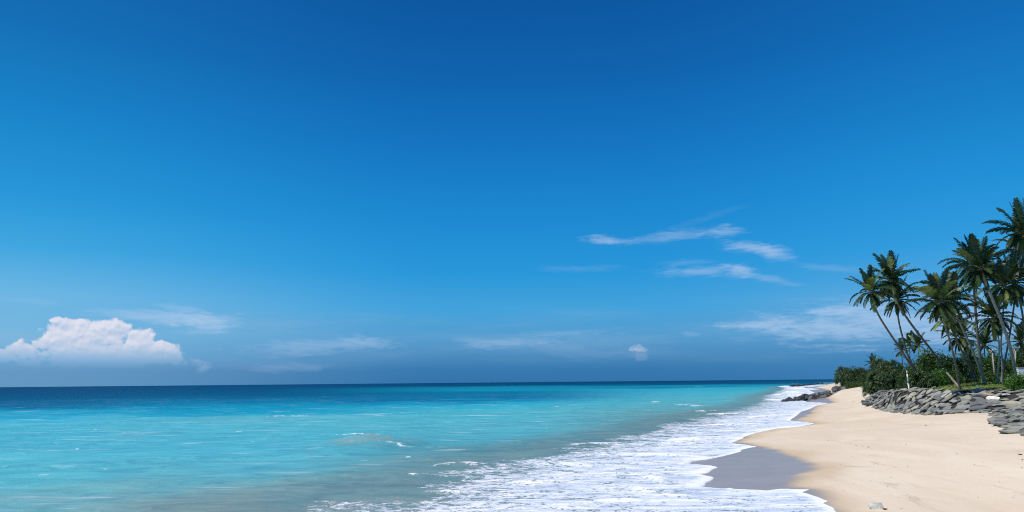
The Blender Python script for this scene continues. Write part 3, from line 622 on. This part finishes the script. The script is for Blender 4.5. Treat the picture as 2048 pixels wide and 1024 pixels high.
class Geo:
    def __init__(s): s.v = []; s.f = []; s.t = []
    def strip(s, pts, side, w, tint):
        """ribbon along pts with half-width vectors side*w[i], narrowing to a point"""
        b = len(s.v); n = len(pts)
        for i, p in enumerate(pts): s.v += [p - side * w[i], p + side * w[i]]; s.t += [tint, tint]
        for i in range(n - 1): s.f.append((b + 2 * i, b + 2 * i + 1, b + 2 * i + 3, b + 2 * i + 2))
    def build(s, name, m_, parent=None): return mesh_obj(name, np.array(s.v), np.array(s.f), m_, parent, attrs={'tint': np.array(s.t)})
def nrm(v): return v / (np.linalg.norm(v) + 1e-9)
def frond(G, r_, az, el, L, droop, tint, n=30, wind=(0, 0, 0)):
    d = np.array([math.cos(az) * math.cos(el), math.sin(az) * math.cos(el), math.sin(el)]); p = np.zeros(3); K = 12; pts = [p]; dirs = [d]
    for i in range(K):
        t = (i + 1) / K; d = nrm(d + np.array([0, 0, -droop * (0.35 + 1.3 * t) / K]) + np.array(wind) * t / K); p = p + d * L / K; pts.append(p); dirs.append(d)
    pts = np.array(pts); dirs = np.array(dirs); side0 = nrm(np.cross(dirs[0], (0, 0, 1)) if abs(dirs[0][2]) < .98 else np.array([math.sin(az), -math.cos(az), 0]))
    tw = r_.uniform(-.7, .7)
    sides = []
    for i, dd in enumerate(dirs):
        s_ = nrm(side0 - dd * (side0 @ dd)); u = np.cross(s_, dd); a = tw * i / K; sides.append(s_ * math.cos(a) + u * math.sin(a))
    G.strip(list(pts), sides[0], [.055 * (1 - .85 * i / K) for i in range(K + 1)], min(1, tint + .2))
    G.strip(list(pts), nrm(np.cross(sides[0], dirs[3])), [.045 * (1 - .85 * i / K) for i in range(K + 1)], min(1, tint + .2))
    for j in range(n):
        t = .14 + .86 * (j + r_.uniform(-.3, .3)) / n; t = min(t, .995); f_ = t * K; i = int(f_); a = f_ - i
        P = pts[i] * (1 - a) + pts[i + 1] * a; D = nrm(dirs[i] * (1 - a) + dirs[i + 1] * a); S_ = nrm(sides[i] * (1 - a) + sides[i + 1] * a); U_ = np.cross(S_, D)
        ll = .205 * L * (math.sin(math.pi * min(1, (t * .86 + .12))) ** .6) * r_.uniform(.85, 1.1) + .06
        for sg in (-1, 1):
            v = nrm(S_ * sg * .85 + D * (.6 + .6 * t) + U_ * r_.uniform(-.05, .3)); m1 = P + v * ll * .5
            v2 = nrm(v + np.array([0, 0, -1.0]) * r_.uniform(.25, .95) + np.array(wind) * .8); m2 = m1 + v2 * ll * .5
            G.strip([P, m1, m2], nrm(D + .15 * U_), [.052, .082, .01], np.clip(tint + r_.uniform(-.08, .12), 0, 1))
def crown_geo(seed, L=4.2, nf=30, wind=(.0, 0, 0), lowmin=-62, n=30):
    r_ = np.random.default_rng(seed); G = Geo()
    for k in range(nf):
        u = (k + .5) / nf; el = math.radians(86 - (86 - lowmin) * u ** 1.1 + r_.uniform(-9, 9)); az = k * 2.39996 + r_.uniform(-.25, .25)
        tint = r_.uniform(.0, .4) if u < .6 else r_.uniform(.1, .6)
        if r_.random() < .18: tint = r_.uniform(.6, .95)  # some fronds tinted pale, painting sunlit highlights into the leaf colour
        if u > .93: tint = r_.uniform(.8, 1)
        frond(G, r_, az, el, L * r_.uniform(.8, 1.08) * (.82 + .28 * math.sin(math.pi * min(1, u + .25))), r_.uniform(.6, 1.25) * (.5 + .75 * math.cos(el)), tint, n, wind)
    return G
def ellipsoid(c, r, seg=8):
    V = []; Fc = []
    for i in range(seg + 1):
        a = math.pi * i / seg
        for j in range(seg * 2): b = math.pi * j / seg; V.append((c[0] + r[0] * math.sin(a) * math.cos(b), c[1] + r[1] * math.sin(a) * math.sin(b), c[2] + r[2] * math.cos(a)))
    for i in range(seg):
        for j in range(seg * 2): Fc.append((i * seg * 2 + j, (i + 1) * seg * 2 + j, (i + 1) * seg * 2 + (j + 1) % (seg * 2), i * seg * 2 + (j + 1) % (seg * 2)))
    return np.array(V), np.array(Fc)
def multi(name, parts, m_, parent=None, smooth=True):
    V, Fc, o0 = [], [], 0
    for v, f_ in parts: V.append(v); Fc.append(f_ + o0); o0 += len(v)
    return mesh_obj(name, np.concatenate(V), np.concatenate(Fc), m_, parent, smooth)
def tube_arr(pts, rad_, seg=10, ringed=0.0):
    pts = np.array(pts, float); n = len(pts); V = []; Fc = []
    tang = np.gradient(pts, axis=0)
    for i in range(n):
        t = nrm(tang[i]); a = nrm(np.cross(t, (0, 1, 0.01))); b = np.cross(t, a); rr = rad_[i] * (1 + (ringed if i % 2 else -ringed))
        for j in range(seg): th_ = 2 * math.pi * j / seg; V.append(pts[i] + (a * math.cos(th_) + b * math.sin(th_)) * rr)
    for i in range(n - 1):
        for j in range(seg): Fc.append((i * seg + j, i * seg + (j + 1) % seg, (i + 1) * seg + (j + 1) % seg, (i + 1) * seg + j))
    c0 = len(V); V.append(pts[0]); V.append(pts[-1])
    for j in range(seg): Fc.append((c0, (j + 1) % seg, j, j)); Fc.append((c0 + 1, (n - 1) * seg + j, (n - 1) * seg + (j + 1) % seg, (n - 1) * seg + (j + 1) % seg))
    return np.array(V), [tuple(dict.fromkeys(f_)) for f_ in Fc]
def tube(name, pts, rad_, m_, parent=None, seg=10, ringed=0.0):
    V, Fc = tube_arr(pts, rad_, seg, ringed); return mesh_obj(name, V, Fc, m_, parent, True)
def smooth_path(pts, n=40):
    pts = np.array(pts); t = np.r_[0, np.cumsum(np.linalg.norm(np.diff(pts, axis=0), axis=1))]; u = np.linspace(0, t[-1], n)
    out = np.stack([np.interp(u, t, pts[:, k]) for k in range(3)], -1)
    for _ in range(3 * n // 8): out[1:-1] = .25 * out[:-2] + .5 * out[1:-1] + .25 * out[2:]
    return out
CROWNS = [crown_geo(s_, 4.8, 34, wind=(.3, .1, 0), n=46).build('crown', MPALM) for s_ in (1, 2, 3, 4, 5)]
SMALLC = [crown_geo(s_, 3.0, 20, lowmin=-40, n=22).build('crown', MPALM) for s_ in (11, 12)]
_used = set()
def copy_child(src, parent, loc, rot, s_):
    if src.name in _used: o = src.copy(); sc.collection.objects.link(o)
    else: o = src; _used.add(src.name)
    o.parent = parent; o.location = loc; o.rotation_euler = rot; o.scale = (s_, s_, s_); return o
def palm(pts, Yd, r0, label, cr, s_=1.0, rot=0.0, pale=False, nuts=False, group='coconut palms behind the rock slope', tilt=(0, 0)):
    P = [at_y(px, py, Yd * (1 + .012 * i)) for i, (px, py) in enumerate(pts)]
    e = P[-1]; g_ = gz(e[0], e[1])
    if e[2] > g_ - .1:
        d = P[-1] - P[-2]; d = d / max(.2, -d[2]) ; k = (e[2] - g_ + .35); e2 = e + np.array([d[0] * .6, d[1] * .4, -1]) * k; P.append(e2)
    else: P[-1] = np.array([e[0], e[1], g_ - .3])
    base = P[-1]; root = thing('palm_tree', (base[0], base[1], base[2] + .25), label, 'palm tree', group); B = np.array(root.location)
    path = smooth_path(P[::-1], 46) - B; n = len(path)
    rr = [r0 * .74 * (1.0 + .6 * max(0, 1 - i / 4.0) - .28 * i / n) for i in range(n)]
    tube('trunk', path, rr, MTRUNKL if pale else MTRUNK, root, 12, .03)
    top = path[-1]
    copy_child(cr, root, tuple(top), (tilt[0], tilt[1], rot), s_)
    r_ = np.random.default_rng(int(pts[0][0])); parts = []
    for k in range(9): a = k * 2.4; d = np.array([math.cos(a), math.sin(a), .9]); pth = [top - (0, 0, .35), top + d * .3 * s_, top + d * .75 * s_ + (0, 0, -.1)]; parts.append(pth)
    vs, fs, o0 = [], [], 0
    for pth in parts:
        v, f_ = tube_arr(smooth_path(pth, 6), [.16, .13, .1, .07, .05, .03], 6); vs.append(v); fs += [tuple(i + o0 for i in q_) for q_ in f_]; o0 += len(v)
    mesh_obj('dry_sheath', np.concatenate(vs), fs, MDEAD, root, True)
    if nuts:
        multi('coconut_bunch', [ellipsoid(top + np.array([r_.uniform(-.45, .45), r_.uniform(-.5, .1), r_.uniform(-.75, -.2)]), (.15, .15, .19), 5) for _ in range(11)], MNUT, root)
    return root
L3 = 'coconut palms leaning seaward'
palm([(1743, 584), (1747, 612), (1762, 640), (1785, 675), (1812, 715), (1837, 754)], 112, .24, 'leftmost tall coconut palm, its trunk curving left over the bushes', CROWNS[0], .76, .3, group=L3, tilt=(0, -.2))
palm([(1793, 600), (1797, 645), (1807, 680), (1812, 705), (1828, 735), (1842, 764)], 120, .23, 'coconut palm with a thin wavy trunk between the two leftmost long slanting trunks', CROWNS[1], .88, 1.3, group=L3)
palm([(1781, 562), (1790, 600), (1818, 643), (1845, 678), (1872, 712), (1888, 738)], 116, .27, 'coconut palm slanting furthest left, its straight trunk crossing open sky', CROWNS[2], .94, 2.1, nuts=True, group=L3, tilt=(0, -.15))
palm([(1878, 606), (1886, 640), (1897, 672), (1905, 700), (1912, 735), (1919, 774)], 88, .17, 'slender dark-trunked palm, leftmost of the right-hand grove, rooted in the grass', CROWNS[3], .8, .8)
palm([(1900, 602), (1913, 630), (1930, 668), (1945, 700), (1958, 735), (1968, 764)], 98, .20, 'palm with a light slanting trunk just behind the slender dark one', CROWNS[4], .84, 2.6, pale=True, tilt=(0, -.1))
palm([(1898, 640), (1906, 660), (1920, 695), (1937, 728), (1950, 762)], 108, .23, 'low dark palm half hidden behind the light slanting trunk', CROWNS[1], .75, 4.0)
palm([(1922, 676), (1930, 700), (1944, 733), (1955, 762)], 120, .2, 'short palm with drooping dark crown at the middle of the grove', CROWNS[0], .72, 5.0)
palm([(1947, 530), (1948, 580), (1951, 620), (1955, 670), (1961, 720), (1967, 770)], 102, .26, 'tall upright palm with a dark swollen upper trunk standing clear against the sky', CROWNS[2], .86, 3.3, nuts=True)
palm([(1962, 538), (1985, 600), (2003, 640), (2018, 685), (2027, 720), (2034, 760)], 90, .28, 'tall palm with the thickest pale trunk slanting down to the right edge bush', CROWNS[3], .84, 4.4, pale=True, tilt=(0, -.15))
palm([(2043, 466), (2040, 525), (2031, 590), (2024, 640), (2018, 680), (2009, 725), (2001, 770)], 95, .17, 'tallest palm, its crown highest at the right edge of the picture', CROWNS[4], .9, .5, nuts=True)
palm([(2008, 572), (2006, 640), (2001, 690), (2005, 725), (2004, 768)], 97, .15, 'palm with a thin trunk crossing the pale ones right of centre of the grove', CROWNS[1], .8, 2.2, pale=True)
palm([(1988, 636), (1994, 655), (1999, 690), (1997, 735), (1994, 768)], 96, .16, 'shorter palm with a pale upright trunk and dark hanging crown', CROWNS[0], .74, 3.7, pale=True, nuts=True)
palm([(2030, 566), (2044, 620), (2052, 680), (2056, 765)], 104, .22, 'palm below the tallest crown, its trunk leaving the right edge', CROWNS[2], .95, 5.5)
palm([(2048, 500), (2062, 600), (2070, 700), (2070, 765)], 112, .22, 'palm whose crown is cut by the right edge just under the tallest one', CROWNS[3], .9, 1.5)
BG = 'small palms among the bushes'
for i, (px, py, Yd, k, lab) in enumerate([(1968, 690, 140, 1.15, 'small palm head showing between the upright trunks of the grove'), (2042, 684, 135, 1.25, 'small palm head behind the right-hand telegraph crossarm'), (1836, 690, 165, 1.0, 'right one of the small palm heads behind the wavy trunk'),
        (1818, 688, 175, 1.0, 'left one of the small palm heads behind the wavy trunk'), (1746, 728, 190, .85, 'lone small dark palm poking up over the big screw pine'), (1940, 722, 125, .9, 'low palm hidden in the shade behind the grove'), (1803, 702, 170, .9, 'lowest of the small palms between the two leftmost trunks')]):
    palm([(px, py), (px + 2, py + 25), (px + 3, py + 50)], Yd, .16, lab, SMALLC[i % 2], k, i * 1.3, group=BG)

# bushes
def lumps(r_, n, rx, ry, rz):
    """surface points of an uneven mound; returns points and outward normals"""
    C_ = [(np.array([r_.uniform(-.62, .62) * rx, r_.uniform(-.6, .6) * ry, r_.uniform(.12, .60) * rz]), r_.uniform(.30, .52)) for _ in range(11)] + [(np.array([0, 0, rz * .25]), .75), (np.array([0, -.45 * ry, rz * .12]), .62), (np.array([.35 * rx, -.35 * ry, rz * .1]), .6), (np.array([-.3 * rx, -.3 * ry, rz * .1]), .6)]
    P, N = [], []
    while len(P) < n:
        c, k = C_[r_.integers(len(C_))]; d = nrm(r_.normal(size=3)); 
        if d[2] < -.6: continue
        p = c + d * np.array([rx, ry, rz]) * k * r_.uniform(.72, 1.06)
        if p[2] < .0 * rz or p[2] > rz * 1.05: continue
        deep = sum(np.linalg.norm((p - c2) / (np.array([rx, ry, rz]) * k2)) < .62 for c2, k2 in C_)
        if deep: continue
        P.append(p); N.append(nrm(d + np.array([0, 0, .25])))
    return P, N
def ribbon_bush(name, px0, px1, pytop, Yd, pybase, label, cat, m_, kind, seed, n=420, group=None, leaf=.9, depth=.8):
    r_ = np.random.default_rng(seed); c = at_y((px0 + px1) / 2, pybase, Yd); rx = (px1 - px0) / 2 * Yd / F; top = at_y((px0 + px1) / 2, pytop, Yd)[2]; g_ = gz(c[0], c[1]); rz = max(1.0, top - g_); ry = rx * depth
    root = thing(name, (c[0], c[1], g_ - .05), label, cat, group); G = Geo(); P, N = lumps(r_, n, rx, ry, rz)
    for p, nn in zip(P, N):
        if kind == 'rosette':
            t0 = r_.uniform(0, .55); a0 = nrm(np.cross(nn, r_.normal(size=3))); b0 = np.cross(nn, a0); m = 13
            for k in range(m):
                th_ = k * 2.39996; sp = .35 + .75 * k / m; d = nrm(nn + (a0 * math.cos(th_) + b0 * math.sin(th_)) * sp * 1.2); ll = leaf * r_.uniform(.75, 1.15)
                p1 = p + d * ll * .45; d2 = nrm(d + np.array([0, 0, -.55 - .5 * r_.random()])); p2 = p1 + d2 * ll * .35; p3 = p2 + nrm(d2 + np.array([0, 0, -.8])) * ll * .25
                G.strip([p, p1, p2, p3], nrm(np.cross(d, nn + .01)), [.035, .055, .045, .004], np.clip(t0 + r_.uniform(-.1, .25) + (.5 if r_.random() < .07 else 0), 0, 1))
        else:
            t0 = r_.uniform(0, .6)
            for k in range(9):
                q_ = p + r_.normal(size=3) * leaf * .55; d = nrm(nn * .5 + r_.normal(size=3) * .8 + (0, 0, .15)); s_ = nrm(np.cross(d, r_.normal(size=3))); ll = leaf * r_.uniform(.28, .55)
                G.strip([q_, q_ + d * ll * .5, q_ + nrm(d + (0, 0, -.35)) * ll], s_, [.01, ll * .27, .01], np.clip(t0 + r_.uniform(-.15, .35), 0, 1))
    G.build('foliage', m_, root)
    V, Fc, o0 = [], [], 0
    for k in range(9):
        a = k * .7; e = np.array([math.cos(a) * rx * .55, math.sin(a) * ry * .55, rz * r_.uniform(.45, .7)]); v, f_ = tube_arr([(0, 0, -.3), e * .4 + (0, 0, .2), e], [.14, .10, .05], 6); V.append(v); Fc += [tuple(i + o0 for i in q_) for q_ in f_]; o0 += len(v)
    mesh_obj('stems', np.concatenate(V), Fc, MWOOD, root, True)
    return root
b1 = onterrain(1705, 773); b2 = onterrain(1775, 785); print('bush', b1, b2)
SP = 'screw pines on the back of the beach'
ribbon_bush('screw_pine', 1682, 1734, 735, 262, 773, 'round screw pine above the near groyne, leftmost of the greenery', 'bush', MPAND, 'rosette', 6, 820, SP, 1.45)
ribbon_bush('creeper', 1690, 1736, 767, 256, 780, 'low green creeper over the rocks below the round bush', 'creeper', MBROAD, 'broad', 77, 260, None, .7, .5)
ribbon_bush('screw_pine', 1728, 1762, 752, 180, 783, 'low screw pine filling the gap between the round and the big bush', 'bush', MPAND, 'rosette', 21, 170, SP, 1.2)
ribbon_bush('screw_pine', 1734, 1816, 720, 162, 784, 'big dense screw pine bush, its dark foot resting on the sand beside the rock slope', 'bush', MPAND, 'rosette', 2, 720, SP, 1.15)
ribbon_bush('screw_pine', 1822, 1872, 742, 110, 776, 'low spiky screw pine right of the white post', 'bush', MPAND, 'rosette', 3, 230, SP, .75)
BR = 'broad-leaved trees and bushes behind the grove'
for i, (x0, x1, yt, Yd, yb, lab, m_, n, lf) in enumerate([
    (1800, 1850, 728, 140, 772, 'yellow-green broad-leaved bush directly behind the white post', MBROAD, 420, .8),
    (1832, 1905, 708, 132, 768, 'tall leafy bush under the slanting palm trunks', MBROAD, 900, .8),
    (1880, 1935, 716, 124, 766, 'dark leafy bush behind the slender dark-trunked palm', MBROAD, 650, .8),
    (1930, 1985, 708, 140, 764, 'dark tree mass behind the tall upright palm', MBROAD, 800, .9),
    (1975, 2030, 712, 128, 764, 'dark tree mass behind the pale upright trunks', MBROAD, 800, .9),
    (2015, 2090, 700, 140, 760, 'dark tree mass above the white wall at the right edge', MBROAD, 900, .9),
    (1838, 1898, 744, 114, 770, 'bright low creeper mound at the left end of the grass', MBRIGHT, 520, .5),
    (1885, 1925, 742, 116, 768, 'deep green low bush where the grass meets the grove', MBROAD, 340, .55),
    (1965, 2010, 748, 116, 770, 'low shaded bush at the feet of the pale upright trunks', MBROAD, 300, .6),
    (2019, 2085, 753, 86, 783, 'bright green leafy bush at the right edge above the rocks', MBRIGHT, 620, .5)]):
    ribbon_bush('bush', x0, x1, yt, Yd, yb, lab, 'bush', m_, 'broad', 50 + i, n, BR if i < 6 else 'low bushes on the grass', lf, .7 if i != 9 else .5)

# fallen trunk on the grass
a = onterrain(1921, 777); b = at_y(1894, 746, a[1] + 3); path = smooth_path([a - (0, 0, .15), (a + b) / 2, b], 14); root = thing('leaning_trunk', tuple(a), 'bare dead palm trunk leaning left out of the grass', 'tree trunk')
tube('trunk', path - a, [.20 - .007 * i for i in range(14)], MTRUNK, root, 10, .04)
V, Fc = tube_arr(np.array([b - a, b - a + nrm(path[-1] - path[-2]) * .25]), [.10, .05], 8); mesh_obj('broken_end', V, Fc, MDEAD, root, True)
# white post
a = at_y(1818, 776, 110); a[2] = gz(a[0], a[1]); top = at_y(1813.5, 741, a[1]); root = thing('marker_post', tuple(a), 'slim white post leaning at the top of the rock slope before the bushes', 'post'); d = top - a
tube('lower_section', [(0, 0, -.3), d * .36], [.115, .11], MWHITE, root); tube('middle_band', [d * .362, d * .58], [.105, .10], MBLUE, root); tube('upper_section', [d * .582, d * .80], [.11, .10], MWHITE, root); tube('tip', [d * .802, d], [.07, .04], MWHITE, root)
# telegraph poles
for (px, pyt, Yd, lean, lab) in [(1984, 701, 118, 6, 'left one of the two telegraph poles among the palms, its crossarm at trunk height'), (2031, 696, 112, -3, 'right one of the two telegraph poles, half hidden by the thickest palm trunk')]:
    t = at_y(px, pyt, Yd); bx = at_y(px + lean, 760, Yd); g_ = gz(bx[0], bx[1]); root = thing('telegraph_pole', (bx[0], bx[1], g_), lab, 'telegraph pole', 'telegraph poles'); B = np.array([bx[0], bx[1], g_])
    tube('pole', [(0, 0, -.3), t - B], [.13, .10], MPOLE, root); c = t - B
    tube('crossarm', [c + (-.62, -.14, -.05), c + (.62, -.14, .02)], [.06, .06], MPOLE, root, 6)
    for k in (-.5, 0, .5): v, f_ = ellipsoid(c + np.array([k, -.14, .12]), (.05, .05, .1), 5); mesh_obj('insulator', v, f_, MWHITE, root, True)
# white garden wall at the right edge
def box(c0, c1):
    X0, Y0, Z0 = c0; X1, Y1, Z1 = c1; V = [(X0, Y0, Z0), (X1, Y0, Z0), (X1, Y1, Z0), (X0, Y1, Z0), (X0, Y0, Z1), (X1, Y0, Z1), (X1, Y1, Z1), (X0, Y1, Z1)]
    return np.array(V, float), np.array([(0, 3, 2, 1), (4, 5, 6, 7), (0, 1, 5, 4), (1, 2, 6, 5), (2, 3, 7, 6), (3, 0, 4, 7)])
a = at_y(2038.5, 752, 89); zt = at_y(2038.5, 736, 89)[2]; g_ = gz(a[0], a[1]); root = thing('garden_wall', (a[0], a[1], g_), 'white painted wall cut by the right edge behind the bright bush', 'wall')
v, f_ = box((0, 0, -.3), (6, .3, zt - g_)); mesh_obj('wall_body', v, f_, MWHITE, root); v, f_ = box((-.04, -.04, zt - g_ + .003), (6.04, .34, zt - g_ + .09)); mesh_obj('coping', v, f_, MPOLE, root)
root.rotation_euler = (0, 0, .12)

# grass tufts: one object
G = Geo(); r_ = np.random.default_rng(5); tx = r_.uniform(44, 110, 60000); ty = r_.uniform(62, 150, 60000); tz, _, _, tdc = terrain(tx, ty, True)
k_ = (tdc > -.7) & (tdc < 26); tx, ty, tz = tx[k_][:16000], ty[k_][:16000], tz[k_][:16000]
for a, b, c in zip(tx, ty, tz):
    t0 = r_.uniform(0, 1); h_ = r_.uniform(.08, .24)
    for k in range(3):
        th_ = r_.uniform(0, 6.28); d = np.array([math.cos(th_), math.sin(th_), 0]); p = np.array([a, b, c - .02]) + d * .06
        G.strip([p, p + np.array([0, 0, h_]) + d * h_ * .5], np.array([-d[1], d[0], 0]), [.035, .005], t0)
tag(G.build('grass', MGRASS), 'short green grass along the top of the rock slope', 'grass', kind='stuff')
